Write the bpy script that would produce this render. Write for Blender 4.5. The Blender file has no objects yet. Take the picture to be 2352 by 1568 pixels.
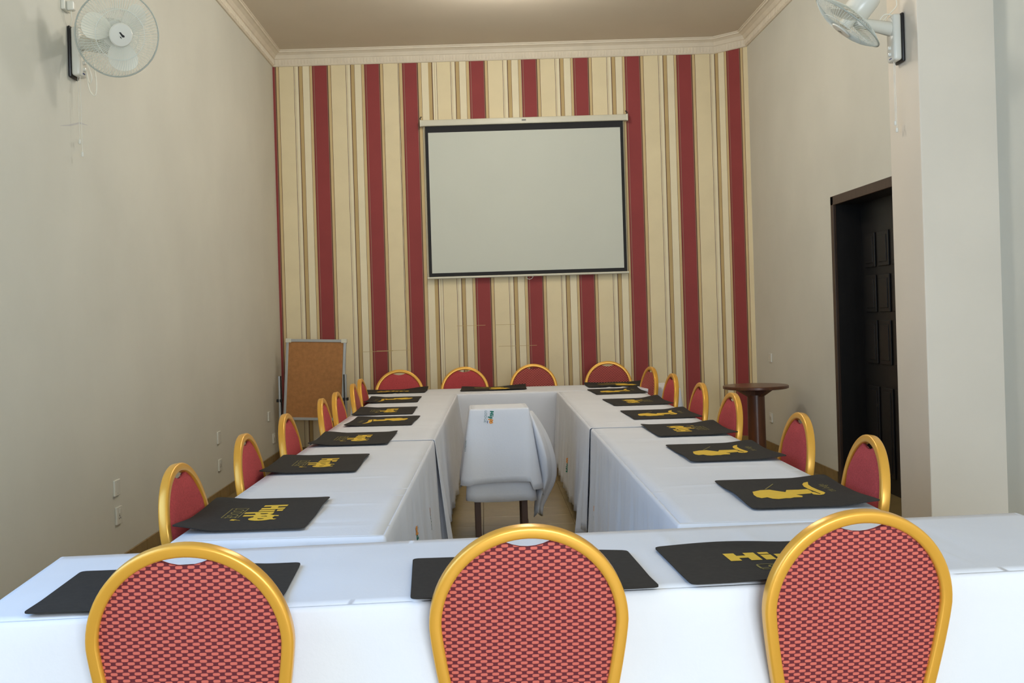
import bpy, bmesh, math, random
from mathutils import Vector, Matrix, noise

# ------------------------------------------------------------------ camera, world, light, exposure
scene = bpy.context.scene
C = bpy.data.collections.new('room'); scene.collection.children.link(C)
R = math.radians
cam_d = bpy.data.cameras.new('camera'); cam = bpy.data.objects.new('camera', cam_d); C.objects.link(cam)
cam_d.sensor_width = 36.0
cam_d.lens = 2450 / 2352 * 36.0
cam_d.shift_x = 66 / 2352; cam_d.shift_y = -59 / 2352
cam_d.clip_start = 0.05
cam.matrix_world = Matrix.Translation((0, 0, 1.40)) @ Matrix.Rotation(R(90), 4, 'X') @ Matrix.Rotation(-0.030, 4, 'Z')
scene.camera = cam

w = bpy.data.worlds.new('sky'); scene.world = w; w.use_nodes = True
w.node_tree.nodes['Background'].inputs[0].default_value = (0.60, 0.75, 1.0, 1)
w.node_tree.nodes['Background'].inputs[1].default_value = 1.6

def area_light(name, loc, rot, sx, sy, power, color, parent=None):
    d = bpy.data.lights.new(name, 'AREA'); d.shape = 'RECTANGLE'; d.size = sx; d.size_y = sy
    d.energy = power; d.color = color
    o = bpy.data.objects.new(name, d); C.objects.link(o)
    o.location = loc; o.rotation_euler = rot
    if parent: o.parent = parent
    return o
# daylight coming in through the glazed front of the room behind the camera
area_light('window_daylight', (1.15, -2.34, 1.50), (R(90), 0, 0), 2.4, 2.3, 222, (0.83, 0.925, 1.0))
# bluer skylight through the side window, in the left wall beside the camera
area_light('side_window_daylight', (-2.02, 1.90, 2.25), (R(90), 0, R(-90)), 2.9, 1.9, 52, (0.20, 0.50, 1.0))
LAMP_POWER = 51
LAMP_COLOR = (1.0, 0.962, 0.895)

vs = scene.view_settings
vs.view_transform = 'Standard'; vs.look = 'None'; vs.gamma = 1.0; vs.exposure = 0.0
vs.use_curve_mapping = False

# ------------------------------------------------------------------ materials
def lin(c):
    return tuple(((v / 255) / 12.92 if v / 255 <= 0.04045 else ((v / 255 + 0.055) / 1.055) ** 2.4) for v in c)
MATS = {}
def mat(name, rgb, rough=0.6, metal=0.0, var=0.06, scale=6.0, bump=0.0, bscale=200.0, spec=0.5, stretch=None, emit=None, coat=0.0):
    if name in MATS: return MATS[name]
    m = bpy.data.materials.new(name); m.use_nodes = True
    nt = m.node_tree; b = nt.nodes['Principled BSDF']
    c = lin(rgb)
    b.inputs['Roughness'].default_value = rough; b.inputs['Metallic'].default_value = metal
    b.inputs['Specular IOR Level'].default_value = spec
    b.inputs['Coat Weight'].default_value = coat
    tc = nt.nodes.new('ShaderNodeTexCoord'); mp = nt.nodes.new('ShaderNodeMapping')
    nt.links.new(tc.outputs['Object'], mp.inputs[0])
    if stretch: mp.inputs['Scale'].default_value = stretch
    n = nt.nodes.new('ShaderNodeTexNoise'); n.inputs['Scale'].default_value = scale; n.inputs['Detail'].default_value = 5
    nt.links.new(mp.outputs[0], n.inputs['Vector'])
    r = nt.nodes.new('ShaderNodeValToRGB')
    r.color_ramp.elements[0].position = 0.3; r.color_ramp.elements[1].position = 0.7
    r.color_ramp.elements[0].color = (*[max(0, v * (1 - var)) for v in c], 1)
    r.color_ramp.elements[1].color = (*[min(1, v * (1 + var)) for v in c], 1)
    nt.links.new(n.outputs['Fac'], r.inputs[0]); nt.links.new(r.outputs[0], b.inputs['Base Color'])
    if bump:
        n2 = nt.nodes.new('ShaderNodeTexNoise'); n2.inputs['Scale'].default_value = bscale; n2.inputs['Detail'].default_value = 3
        nt.links.new(mp.outputs[0], n2.inputs['Vector'])
        bp_ = nt.nodes.new('ShaderNodeBump'); bp_.inputs['Strength'].default_value = bump; bp_.inputs['Distance'].default_value = 0.004
        nt.links.new(n2.outputs['Fac'], bp_.inputs['Height']); nt.links.new(bp_.outputs[0], b.inputs['Normal'])
    if emit:
        b.inputs['Emission Color'].default_value = (*emit[0], 1); b.inputs['Emission Strength'].default_value = emit[1]
    MATS[name] = m
    return m

M_WALL = mat('cream_wall_paint', (216, 214, 201), 0.55, var=0.05, scale=1.3, bump=0.15, bscale=25)
M_PILLAR = mat('pillar_paint', (226, 215, 197), 0.6, var=0.03, scale=2, bump=0.1, bscale=40)
M_CEIL = mat('ceiling_paint', (216, 204, 184), 0.7, var=0.04, scale=0.8)
M_CORN = mat('cornice_plaster', (226, 214, 192), 0.7, var=0.04, scale=8)
M_FLOOR = mat('floor_tile_ceramic', (134, 116, 76), 0.28, var=0.10, scale=9, bump=0.04, bscale=60)
M_GROUT = mat('floor_grout', (92, 78, 52), 0.8)
M_SKIRT = mat('skirting_tile', (140, 116, 74), 0.35, var=0.15, scale=14)
M_CREAM = mat('wallpaper_cream', (234, 218, 178), 0.75, var=0.035, scale=4, bump=0.25, bscale=260)
M_CREAM2 = mat('wallpaper_pale', (238, 226, 193), 0.75, var=0.03, scale=4, bump=0.25, bscale=260)
M_TAN = mat('wallpaper_tan', (212, 187, 137), 0.75, var=0.05, scale=4, bump=0.2, bscale=260)
M_TAN2 = mat('wallpaper_olive_tan', (196, 169, 117), 0.75, var=0.05, scale=4, bump=0.2, bscale=260)
M_LINE = mat('wallpaper_brown_line', (96, 62, 44), 0.75)
M_RED = mat('wallpaper_red', (148, 60, 59), 0.75, var=0.05, scale=3, bump=0.25, bscale=300)
M_GLINE = mat('wallpaper_gilt_line', (150, 112, 92), 0.6)
M_CLOTH = mat('white_cotton', (222, 223, 228), 0.75, var=0.025, scale=3, bump=0.12, bscale=90)
M_GOLD = mat('gold_powder_paint', (230, 170, 64), 0.30, metal=0.35, var=0.03, scale=5, spec=0.6)
M_MAT = mat('black_placemat_felt', (46, 43, 40), 0.85, var=0.12, scale=60, bump=0.2, bscale=600, spec=0.25)
M_YEL = mat('yellow_print', (226, 184, 46), 0.7, var=0.04, scale=30)
M_OLIVE = mat('faint_gold_print', (128, 116, 56), 0.8, var=0.1, scale=60)
M_FABRIC = mat('crimson_upholstery', (182, 74, 75), 0.9, var=0.16, scale=160, bump=0.4, bscale=420, spec=0.2)
M_WHITEP = mat('white_plastic', (226, 224, 212), 0.25, var=0.02)
M_CREAMP = mat('cream_blade_plastic', (242, 238, 222), 0.3, var=0.02)
M_BLACKP = mat('black_plastic', (24, 22, 24), 0.4, var=0.05)
M_WIRE = mat('pale_wire', (232, 236, 226), 0.35, var=0.02)
M_SCREEN = mat('screen_matte_white', (208, 211, 199), 0.8, var=0.015, scale=1.5)
M_SBLACK = mat('screen_border_black', (34, 34, 36), 0.8, var=0.05)
M_CASE = mat('screen_case_enamel', (220, 216, 196), 0.4, var=0.03)
M_CORK = mat('brown_hardboard', (172, 119, 68), 0.8, var=0.12, scale=30, bump=0.2, bscale=300)
M_ALU = mat('grey_aluminium', (178, 180, 180), 0.4, metal=0.5, var=0.04)
M_WOOD = mat('dark_reddish_wood', (92, 52, 28), 0.35, var=0.25, scale=5, stretch=(6, 6, 0.7), coat=0.2)
M_WOODL = mat('brown_leg_wood', (88, 64, 52), 0.5, var=0.15, scale=5, stretch=(8, 8, 0.8))
M_DOOR = mat('black_stained_door', (22, 20, 19), 0.45, var=0.25, scale=6, stretch=(6, 6, 0.6))
M_DOORF = mat('dark_brown_door_frame', (66, 50, 40), 0.45, var=0.2, scale=6, stretch=(6, 6, 0.8))
M_LEG = mat('black_metal_leg', (28, 27, 28), 0.45)
M_GREEN = mat('green_print', (16, 118, 96), 0.7)
M_ORANGE = mat('orange_print', (236, 150, 52), 0.7)
M_TEAL = mat('grey_teal_print', (110, 140, 140), 0.7)
M_PURPLE = mat('dark_violet_print', (84, 76, 128), 0.7)
M_STAIN = mat('wall_scuff', (198, 196, 192), 0.7)
M_LAMP = mat('lamp_diffuser', (250, 245, 230), 0.4, emit=((1.0, 0.93, 0.8), 6.0))
M_GLASS = mat('window_frame_paint', (235, 235, 230), 0.4)

def weave_material():
    m = bpy.data.materials.new('checked_woven_fabric'); m.use_nodes = True
    nt = m.node_tree; b = nt.nodes['Principled BSDF']; b.inputs['Roughness'].default_value = 0.8
    b.inputs['Specular IOR Level'].default_value = 0.3
    tc = nt.nodes.new('ShaderNodeTexCoord'); sp = nt.nodes.new('ShaderNodeSeparateXYZ'); nt.links.new(tc.outputs['Object'], sp.inputs[0])
    def mth(op, a, b_=None, c_=None):
        n = nt.nodes.new('ShaderNodeMath'); n.operation = op
        for i, v in enumerate((a, b_, c_)):
            if v is None: continue
            if isinstance(v, (int, float)): n.inputs[i].default_value = v
            else: nt.links.new(v, n.inputs[i])
        return n.outputs[0]
    row = mth('DIVIDE', sp.outputs['Z'], 0.0082)
    fl = mth('FLOOR', row)
    half = mth('MULTIPLY', mth('MODULO', fl, 2.0), 0.5)
    u = mth('FRACT', mth('ADD', mth('ADD', mth('DIVIDE', sp.outputs['X'], 0.0272), half), 40.0))
    v = mth('FRACT', row)
    # distance to the middle of a pale thread block
    du = mth('ABSOLUTE', mth('SUBTRACT', u, 0.5)); dv = mth('ABSOLUTE', mth('SUBTRACT', v, 0.5))
    e = mth('ADD', mth('POWER', mth('DIVIDE', du, 0.30), 4.0), mth('POWER', mth('DIVIDE', dv, 0.46), 4.0))
    mr = nt.nodes.new('ShaderNodeMapRange'); nt.links.new(e, mr.inputs[0])
    mr.inputs[1].default_value = 1.35; mr.inputs[2].default_value = 0.6; mr.inputs[3].default_value = 0.0; mr.inputs[4].default_value = 1.0
    # fine thread lines in each block
    th = mth('MULTIPLY_ADD', mth('SINE', mth('MULTIPLY', v, 18.85)), 0.10, 0.92)
    base = nt.nodes.new('ShaderNodeMix'); base.data_type = 'RGBA'
    base.inputs['A'].default_value = (*lin((104, 38, 46)), 1)
    base.inputs['B'].default_value = (*lin((212, 108, 94)), 1)
    nt.links.new(mr.outputs[0], base.inputs['Factor'])
    # dark gaps at the row between the blocks
    dk = nt.nodes.new('ShaderNodeMix'); dk.data_type = 'RGBA'; dk.blend_type = 'MULTIPLY'; dk.inputs['Factor'].default_value = 1.0
    nt.links.new(base.outputs['Result'], dk.inputs['A'])
    cmb = nt.nodes.new('ShaderNodeCombineColor'); 
    for i in range(3): nt.links.new(th, cmb.inputs[i])
    nt.links.new(cmb.outputs[0], dk.inputs['B'])
    nt.links.new(dk.outputs['Result'], b.inputs['Base Color'])
    bp_ = nt.nodes.new('ShaderNodeBump'); bp_.inputs['Strength'].default_value = 0.5; bp_.inputs['Distance'].default_value = 0.002
    nt.links.new(mr.outputs[0], bp_.inputs['Height']); nt.links.new(bp_.outputs[0], b.inputs['Normal'])
    return m
M_WEAVE = weave_material()

# ------------------------------------------------------------------ helpers
def link(o, parent=None):
    C.objects.link(o)
    if parent: o.parent = parent
    return o
def obj(name, bm, material, parent=None, smooth=False, autos=None):
    me = bpy.data.meshes.new(name)
    bmesh.ops.recalc_face_normals(bm, faces=bm.faces)
    bm.to_mesh(me); bm.free()
    for m in (material if isinstance(material, (list, tuple)) else [material]): me.materials.append(m)
    if smooth:
        for p in me.polygons: p.use_smooth = True
        if autos is not None:
            try: me.set_sharp_from_angle(angle=R(autos))
            except Exception: pass
    o = bpy.data.objects.new(name, me)
    return link(o, parent)
def objm(name, me, parent=None):
    return link(bpy.data.objects.new(name, me), parent)
def tag(o, label, cat, group=None):
    o['label'] = label; o['category'] = cat
    if group: o['group'] = group
    return o
def struct(o, label=None):
    o['kind'] = 'structure'
    if label: o['label'] = label
    return o
def thing(name, label, cat, loc=(0, 0, 0), rot=(0, 0, 0), group=None):
    o = bpy.data.objects.new(name, None); o.empty_display_size = 0.1
    link(o); o.location = loc; o.rotation_euler = rot
    return tag(o, label, cat, group)
def box(bm, x0, x1, y0, y1, z0, z1, bevel=0.0, seg=2, M=None):
    vs_ = [bm.verts.new(p) for p in ((x0, y0, z0), (x1, y0, z0), (x1, y1, z0), (x0, y1, z0), (x0, y0, z1), (x1, y0, z1), (x1, y1, z1), (x0, y1, z1))]
    fs = [bm.faces.new([vs_[i] for i in f]) for f in ((3, 2, 1, 0), (4, 5, 6, 7), (0, 1, 5, 4), (1, 2, 6, 5), (2, 3, 7, 6), (3, 0, 4, 7))]
    if M is not None: bmesh.ops.transform(bm, matrix=M, verts=vs_)
    if bevel:
        es = list({e for f in fs for e in f.edges})
        bmesh.ops.bevel(bm, geom=es, offset=bevel, segments=seg, affect='EDGES', profile=0.5)
    return bm
def B(*a, **k): return box(bmesh.new(), *a, **k)
def tube(bm, pts, r, n=8, closed=False, cap=True):
    pts = [Vector(p) for p in pts]; rings = []; N = len(pts)
    up0 = None
    for i, p in enumerate(pts):
        a = pts[i - 1] if (i > 0 or closed) else p
        b = pts[(i + 1) % N] if (i < N - 1 or closed) else p
        t = (b - a).normalized() if (b - a).length > 1e-9 else Vector((0, 0, 1))
        if up0 is None:
            up0 = Vector((0, 0, 1)) if abs(t.z) < 0.9 else Vector((1, 0, 0))
        s = t.cross(up0)
        if s.length < 1e-6: s = t.orthogonal()
        s.normalize(); u = s.cross(t).normalized(); up0 = u
        rr = r[i] if isinstance(r, (list, tuple)) else r
        rings.append([bm.verts.new(p + (s * math.cos(2 * math.pi * k / n) + u * math.sin(2 * math.pi * k / n)) * rr) for k in range(n)])
    for i in range(N if closed else N - 1):
        A, Bq = rings[i], rings[(i + 1) % N]
        for k in range(n): bm.faces.new((A[k], A[(k + 1) % n], Bq[(k + 1) % n], Bq[k]))
    if cap and not closed:
        bm.faces.new(rings[0][::-1]); bm.faces.new(rings[-1])
    return bm
def spline(pts, k=6):
    P = [Vector(p) for p in pts]; out = []
    for i in range(len(P) - 1):
        a, b, c, d = P[max(i - 1, 0)], P[i], P[i + 1], P[min(i + 2, len(P) - 1)]
        for q in range(k):
            t = q / k
            out.append(0.5 * ((2 * b) + (c - a) * t + (2 * a - 5 * b + 4 * c - d) * t * t + (3 * b - a - 3 * c + d) * t ** 3))
    return out + [P[-1]]
def lathe(bm, prof, n=32, M=None):
    rings = []; allv = []
    for r, z in prof:
        if r < 1e-6: ring = [bm.verts.new((0, 0, z))]
        else: ring = [bm.verts.new((r * math.cos(2 * math.pi * k / n), r * math.sin(2 * math.pi * k / n), z)) for k in range(n)]
        rings.append(ring); allv += ring
    for a, b in zip(rings[:-1], rings[1:]):
        for k in range(n):
            k2 = (k + 1) % n
            if len(a) == 1 and len(b) == 1: continue
            if len(a) == 1: bm.faces.new((a[0], b[k2], b[k]))
            elif len(b) == 1: bm.faces.new((a[k], a[k2], b[0]))
            else: bm.faces.new((a[k], a[k2], b[k2], b[k]))
    if M is not None: bmesh.ops.transform(bm, matrix=M, verts=allv)
    return bm
def copy_tree(o, parent=None):
    c = o.copy(); link(c, parent)
    for ch in o.children: copy_tree(ch, c)
    return c

# ------------------------------------------------------------------ the room
XL, XR, YB, YF, ZC = -2.12, 2.764, 11.12, -2.5, 4.21
CH = (2.492, 11.12, 2.764, 10.848)        # chamfered far corner
PX1, PY0, PY1 = 2.356, 5.68, 6.10         # pillar
DY0, DY1, DZ = 6.95, 8.35, 2.21           # doorway in the right wall

floor = struct(obj('floor', B(XL - 0.2, XR + 0.6, YF - 0.2, YB + 0.2, -0.1, -0.004), M_GROUT), 'tan ceramic tile floor between the tables')
T = 0.305
def tile_bm():
    return B(0.0015, T - 0.0015, 0.0015, T - 0.0015, -0.004, 0.0, bevel=0.001, seg=1)
tile0 = None
rest = bmesh.new()
ox, oy = -0.04 - 8 * T, 0.1 - 9 * T
def tile_seen(cx, cy):
    if -0.45 < cx < 0.80 and 4.3 < cy < 10.2: return True
    if 1.45 < cx < 2.76 and 6.3 < cy < 11.1: return True
    if -2.1 < cx < -1.25 and 6.4 < cy < 11.1 and cx < -1.2: return True
    return False
ntile = 0
cands = []
for i in range(20):
    for j in range(48):
        x, y = ox + i * T, oy + j * T
        if x < XL - 0.3 or x > XR + 0.2 or y < YF - 0.2 or y > YB: continue
        cands.append((x, y))
for x, y in cands:
    if tile_seen(x + T / 2, y + T / 2) and ntile < 290:
        if tile0 is None:
            tile0 = obj('tile', tile_bm(), M_FLOOR, floor); o = tile0
        else:
            o = objm('tile', tile0.data, floor)
        o.location = (x, y, 0); ntile += 1
    else:
        box(rest, x + 0.0015, x + T - 0.0015, y + 0.0015, y + T - 0.0015, -0.004, 0.0)
ro = obj('tile_field', rest, M_FLOOR, floor); ro['kind'] = 'stuff'

struct(obj('ceiling', B(XL - 0.2, XR + 0.2, YF - 0.2, YB + 0.2, ZC, ZC + 0.1), M_CEIL), 'flat beige painted ceiling')
bm = bmesh.new()
lw0, lw1, lz0, lz1 = 0.4, 3.4, 1.25, 3.25
box(bm, XL - 0.2, XL, YF, lw0, -0.1, ZC); box(bm, XL - 0.2, XL, lw1, YB, -0.1, ZC)
box(bm, XL - 0.2, XL, lw0, lw1, -0.1, lz0); box(bm, XL - 0.2, XL, lw0, lw1, lz1, ZC)
wall_left = struct(obj('wall_left', bm, M_WALL), 'plain cream painted wall carrying a wall fan')
bm = bmesh.new(); tube(bm, [(XL, 5.80, 2.50), (XL, 5.68, 2.49), (XL, 5.55, 2.455), (XL, 5.42, 2.43)], [0.001, 0.006, 0.005, 0.001], 6)
for v_ in bm.verts: v_.co.x = XL + (v_.co.x - XL) * 0.05 + 0.0005
obj('scuff_mark', bm, M_STAIN, wall_left)
w2 = struct(obj('window_2', B(XL - 0.14, XL - 0.08, lw0, lw1, lz0, lz0 + 0.05), M_GLASS), 'white framed side window')
for k in range(3):
    y = lw0 + (lw1 - lw0 - 0.05) * k / 2
    obj('window_frame', B(XL - 0.14, XL - 0.08, y, y + 0.05, lz0 + 0.05, lz1 - 0.05), M_GLASS, w2)
obj('window_frame', B(XL - 0.14, XL - 0.08, lw0, lw1, lz1 - 0.05, lz1), M_GLASS, w2)
bm = bmesh.new()
box(bm, XR, XR + 0.24, DY1, YB + 0.2, -0.1, ZC); box(bm, XR, XR + 0.24, DY0, DY1, DZ, ZC); box(bm, XR, XR + 0.24, YF, DY0, -0.1, ZC)
struct(obj('wall_right', bm, M_WALL), 'plain cream painted wall with a dark doorway')
struct(obj('wall_pillar', B(PX1, XR + 0.01, PY0, PY1, 0, ZC, bevel=0.006), M_PILLAR), 'square cream pillar standing out from the wall')
# wall behind the camera with a wide glazed opening
bm = bmesh.new()
wx0, wx1, wz0, wz1 = -0.15, 2.45, 0.25, 2.75
box(bm, XL, wx0, YF - 0.2, YF, 0, ZC); box(bm, wx1, XR, YF - 0.2, YF, 0, ZC)
box(bm, wx0, wx1, YF - 0.2, YF, 0, wz0); box(bm, wx0, wx1, YF - 0.2, YF, wz1, ZC)
struct(obj('wall_front', bm, M_WALL), 'cream wall with a wide window')
wf = struct(obj('window_1', B(wx0, wx1, YF - 0.14, YF - 0.08, wz0, wz0 + 0.05), M_GLASS), 'wide white window')
for k in range(4):
    x = wx0 + (wx1 - wx0 - 0.05) * k / 3
    obj('window_frame', B(x, x + 0.05, YF - 0.14, YF - 0.08, wz0 + 0.05, wz1 - 0.05), M_GLASS, wf)
obj('window_frame', B(wx0, wx1, YF - 0.14, YF - 0.08, wz1 - 0.05, wz1), M_GLASS, wf)

# far wall: plain core and the striped wallpaper laid along it, round the chamfered corner
bm = bmesh.new()
pl = [(XL - 0.2, YB + 0.002), (CH[0], YB + 0.002), (XR + 0.002, CH[3] + 0.002), (XR + 0.2, CH[3] + 0.002), (XR + 0.2, YB + 0.25), (XL - 0.2, YB + 0.25)]
lo = [bm.verts.new((x, y, -0.1)) for x, y in pl]; hi = [bm.verts.new((x, y, ZC)) for x, y in pl]
bm.faces.new(lo[::-1]); bm.faces.new(hi)
for i in range(len(pl)): bm.faces.new((lo[i], lo[(i + 1) % len(pl)], hi[(i + 1) % len(pl)], hi[i]))
wall_back = struct(obj('wall_back', bm, M_WALL), 'far wall papered with red and cream stripes')
UNIT = 0.001274
RED, TAN, TAN2, LINE, CREAM, PALE, GL = range(7)
PAT = [(0, 4, LINE), (4, 13, RED), (13, 18, GL), (18, 119, RED), (119, 123, GL), (123, 130, LINE), (130, 151, TAN), (151, 154.5, LINE), (154.5, 275, CREAM),
       (275, 278.5, LINE), (278.5, 285, PALE), (285, 288, TAN2), (288, 312, PALE), (312, 318, LINE), (318, 345, TAN2), (345, 347.5, LINE), (347.5, 402, PALE), (402, 404.5, LINE), (404.5, 427, TAN)]
strips = []
def lay(c0, lo_, hi_):
    for a, b, m_ in PAT:
        a2, b2 = max(c0 + a, lo_), min(c0 + b, hi_)
        if b2 > a2: strips.append((a2, b2, m_))
lay(-12, 90, 413); lay(413, 413, 840); lay(840, 840, 1122)
for a, b, m_ in ((1122, 1126, LINE), (1126, 1150, TAN), (1150, 1154, LINE), (1154, 1163, RED), (1163, 1168, GL), (1168, 1268, RED), (1268, 1273, GL), (1273, 1280, LINE),
                 (1280, 1305, TAN), (1305, 1307.5, LINE), (1307.5, 1363, PALE), (1363, 1391, TAN2), (1391, 1398, LINE), (1398, 1413, PALE), (1413, 1416, TAN2), (1416, 1430, PALE), (1430, 1433, LINE), (1433, 1545, CREAM)):
    strips.append((a, b, m_))
lay(1270, 1545, 1697); lay(1697, 1697, 2125)
for k in range(4): lay(2125 + 423 * k, 2125 + 423 * k, 2125 + 423 * (k + 1))
END = (CH[0] - XL + math.hypot(CH[2] - CH[0], CH[3] - CH[1])) / UNIT + 90
strips = [s for s in strips if s[0] < 3816]
lay(3817, 3816, END)
def wp(s):
    d = (s - 90) * UNIT
    L1 = CH[0] - XL
    if d <= L1: return (XL + d, YB)
    q = (d - L1) / math.sqrt(2)
    return (CH[0] + q, YB - q)
bm = bmesh.new()
BR = 90 + (CH[0] - XL) / UNIT
ss = []
for a, b, m_ in strips:
    b = min(b, END)
    if b <= a: continue
    if a < BR < b: ss += [(a, BR, m_), (BR, b, m_)]
    else: ss.append((a, b, m_))
NZ = 8
for a, b, m_ in ss:
    p, q = wp(a), wp(b)
    ca = [bm.verts.new((p[0], p[1], 0.08 + (4.06 - 0.08) * k / NZ)) for k in range(NZ + 1)]
    cb = [bm.verts.new((q[0], q[1], 0.08 + (4.06 - 0.08) * k / NZ)) for k in range(NZ + 1)]
    for k in range(NZ):
        f = bm.faces.new((ca[k], cb[k], cb[k + 1], ca[k + 1])); f.material_index = m_
obj('wallpaper', bm, [M_RED, M_TAN, M_TAN2, M_LINE, M_CREAM, M_CREAM2, M_GLINE], wall_back)
# horizontal joins cracked into the paper low on the wall
for x0, x1, z in ((-0.28, 0.02, 1.30), (0.12, 0.36, 1.30), (-1.30, -0.95, 1.06), (0.15, 0.55, 1.075), (-1.12, -0.78, 1.065)):
    obj('paper_join', B(x0, x1, YB - 0.0012, YB + 0.001, z, z + 0.004), M_TAN2, wall_back)

# cornice: profile swept along three walls, with fine fluting along the lower band
path = [(XL, YF), (XL, YB), (CH[0], YB), (XR, CH[3]), (XR, PY1)]
prof = [(0.0, -0.155), (0.014, -0.155), (0.022, -0.145), (0.024, -0.085), (0.034, -0.078), (0.036, -0.070), (0.05, -0.045), (0.078, -0.028), (0.092, -0.026), (0.095, -0.012), (0.104, -0.010), (0.104, 0.0)]
def offset_path(path, d):
    out = []
    for i, p in enumerate(path):
        ns = []
        for a, b in ((i - 1, i), (i, i + 1)):
            if a < 0 or b >= len(path): continue
            t = Vector((path[b][0] - path[a][0], path[b][1] - path[a][1])).normalized()
            ns.append(Vector((t.y, -t.x)))
        if len(ns) == 1: n = ns[0]
        else:
            n = (ns[0] + ns[1]); n = n / (1 + ns[0].dot(ns[1]))
        out.append((p[0] + n.x * d, p[1] + n.y * d))
    return out
bm = bmesh.new()
rows = []
for d, z in prof:
    rows.append([bm.verts.new((x, y, ZC + z)) for x, y in offset_path(path, d)])
for a, b in zip(rows[:-1], rows[1:]):
    for i in range(len(path) - 1): bm.faces.new((a[i], a[i + 1], b[i + 1], b[i]))
corn = struct(obj('trim_1', bm, M_CORN), 'pale plaster cornice round the ceiling')
bm = bmesh.new()
fl = offset_path(path, 0.0215)
for i in range(len(fl) - 1):
    a, b = Vector(fl[i]), Vector(fl[i + 1]); L = (b - a).length; t = (b - a) / L; n = Vector((t.y, -t.x))
    k = int(L / 0.034)
    for q in range(k):
        c = a + t * ((q + 0.5) * L / k)
        if c.y < 5.0: continue
        p0, p1 = c - t * 0.009, c + t * 0.009
        top, bot = ZC - 0.090, ZC - 0.138
        v = [bm.verts.new((p.x + n.x * e, p.y + n.y * e, z)) for z in (bot, top) for p, e in ((p0, 0), (p1, 0), (p1 - t * 0.003, 0.006), (p0 + t * 0.003, 0.006))]
        for f in ((3, 2, 1, 0), (4, 5, 6, 7), (2, 3, 7, 6), (1, 2, 6, 5), (3, 0, 4, 7)): bm.faces.new([v[x] for x in f])
fo = obj('fluting', bm, M_CORN, corn); fo['kind'] = 'stuff'

# tiled skirting, one piece per tile
def skirting(name, label, p0, p1, nrm):
    a, b = Vector(p0), Vector(p1); L = (b - a).length; t = (b - a) / L; n = Vector(nrm)
    k = max(1, round(L / 0.30))
    core = bmesh.new(); q = [a, b, b + n * 0.006, a + n * 0.006]
    lo = [core.verts.new((p.x, p.y, 0)) for p in q]; hi = [core.verts.new((p.x, p.y, 0.088)) for p in q]
    core.faces.new(lo[::-1]); core.faces.new(hi)
    for i in range(4): core.faces.new((lo[i], lo[(i + 1) % 4], hi[(i + 1) % 4], hi[i]))
    s = struct(obj(name, core, M_GROUT), label)
    W = L / k
    me = None
    for i in range(k):
        c = a + t * (i * W)
        if me is None:
            o = obj('skirting_tile', B(0.002, W - 0.002, 0.0, 0.012, 0.0, 0.09, bevel=0.002, seg=1), M_SKIRT, s); me = o.data
        else: o = objm('skirting_tile', me, s)
        ang = math.atan2(t.y, t.x)
        o.rotation_euler = (0, 0, ang); o.location = (c.x, c.y, 0)
        if Vector((-t.y, t.x)).dot(n) < 0:
            o.rotation_euler = (0, 0, ang + math.pi); o.location = (c.x + t.x * W, c.y + t.y * W, 0)
skirting('baseboard_left', 'brown tiled skirting below the fan wall', (XL, 2.0), (XL, YB), (1, 0))
skirting('baseboard_back', 'brown tiled skirting under the striped wall', (XL, YB), (CH[0], YB), (0, -1))
skirting('baseboard_corner', 'short brown tiled skirting across the chamfered corner', (CH[0], CH[1]), (CH[2], CH[3]), (-0.7071, -0.7071))
skirting('baseboard_right', 'brown tiled skirting beside the dark doorway', (XR, DY1 + 0.06), (XR, CH[3]), (-1, 0))

# dark panelled door set deep in its reveal
d1 = struct(obj('door_1', B(XR + 0.20, XR + 0.245, DY0 + 0.03, DY1 - 0.03, 0.0, DZ - 0.03), M_DOOR), 'black stained panelled door deep in a dark frame')
def door_part(name, *a, m=M_DOOR, **k): return obj(name, B(*a, **k), m, d1)
door_part('casing', XR - 0.012, XR + 0.012, DY1 - 0.03, DY1 + 0.035, 0, DZ + 0.04, m=M_DOORF, bevel=0.004)
door_part('casing', XR - 0.012, XR + 0.012, DY0 - 0.035, DY0 + 0.03, 0, DZ + 0.04, m=M_DOORF, bevel=0.004)
door_part('casing', XR - 0.012, XR + 0.012, DY0 - 0.034, DY1 + 0.034, DZ - 0.03, DZ + 0.041, m=M_DOORF, bevel=0.004)
door_part('jamb', XR + 0.011, XR + 0.25, DY1 - 0.029, DY1 + 0.01, 0, DZ + 0.02)
door_part('jamb', XR + 0.011, XR + 0.25, DY0 - 0.01, DY0 + 0.029, 0, DZ + 0.02)
door_part('jamb', XR + 0.011, XR + 0.25, DY0 - 0.01, DY1 + 0.01, DZ - 0.029, DZ + 0.02)
yl = DY1 - 0.05
for (y0, y1) in ((yl - 0.29, yl - 0.08), (yl - 0.56, yl - 0.35), (yl - 0.83, yl - 0.62), (yl - 1.10, yl - 0.89)):
    for (z0, z1) in ((0.12, 0.78), (0.95, 1.28), (1.34, 1.62), (1.68, 1.94)):
        f = door_part('panel_moulding', XR + 0.186, XR + 0.20, y0, y1, z0, z1, bevel=0.005)
        obj('panel', B(XR + 0.180, XR + 0.19, y0 + 0.03, y1 - 0.03, z0 + 0.03, z1 - 0.03, bevel=0.004), M_DOOR, f)
door_part('handle', XR + 0.14, XR + 0.2, DY0 + 0.10, DY0 + 0.13, 1.0, 1.03, m=M_ALU, bevel=0.004)

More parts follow.
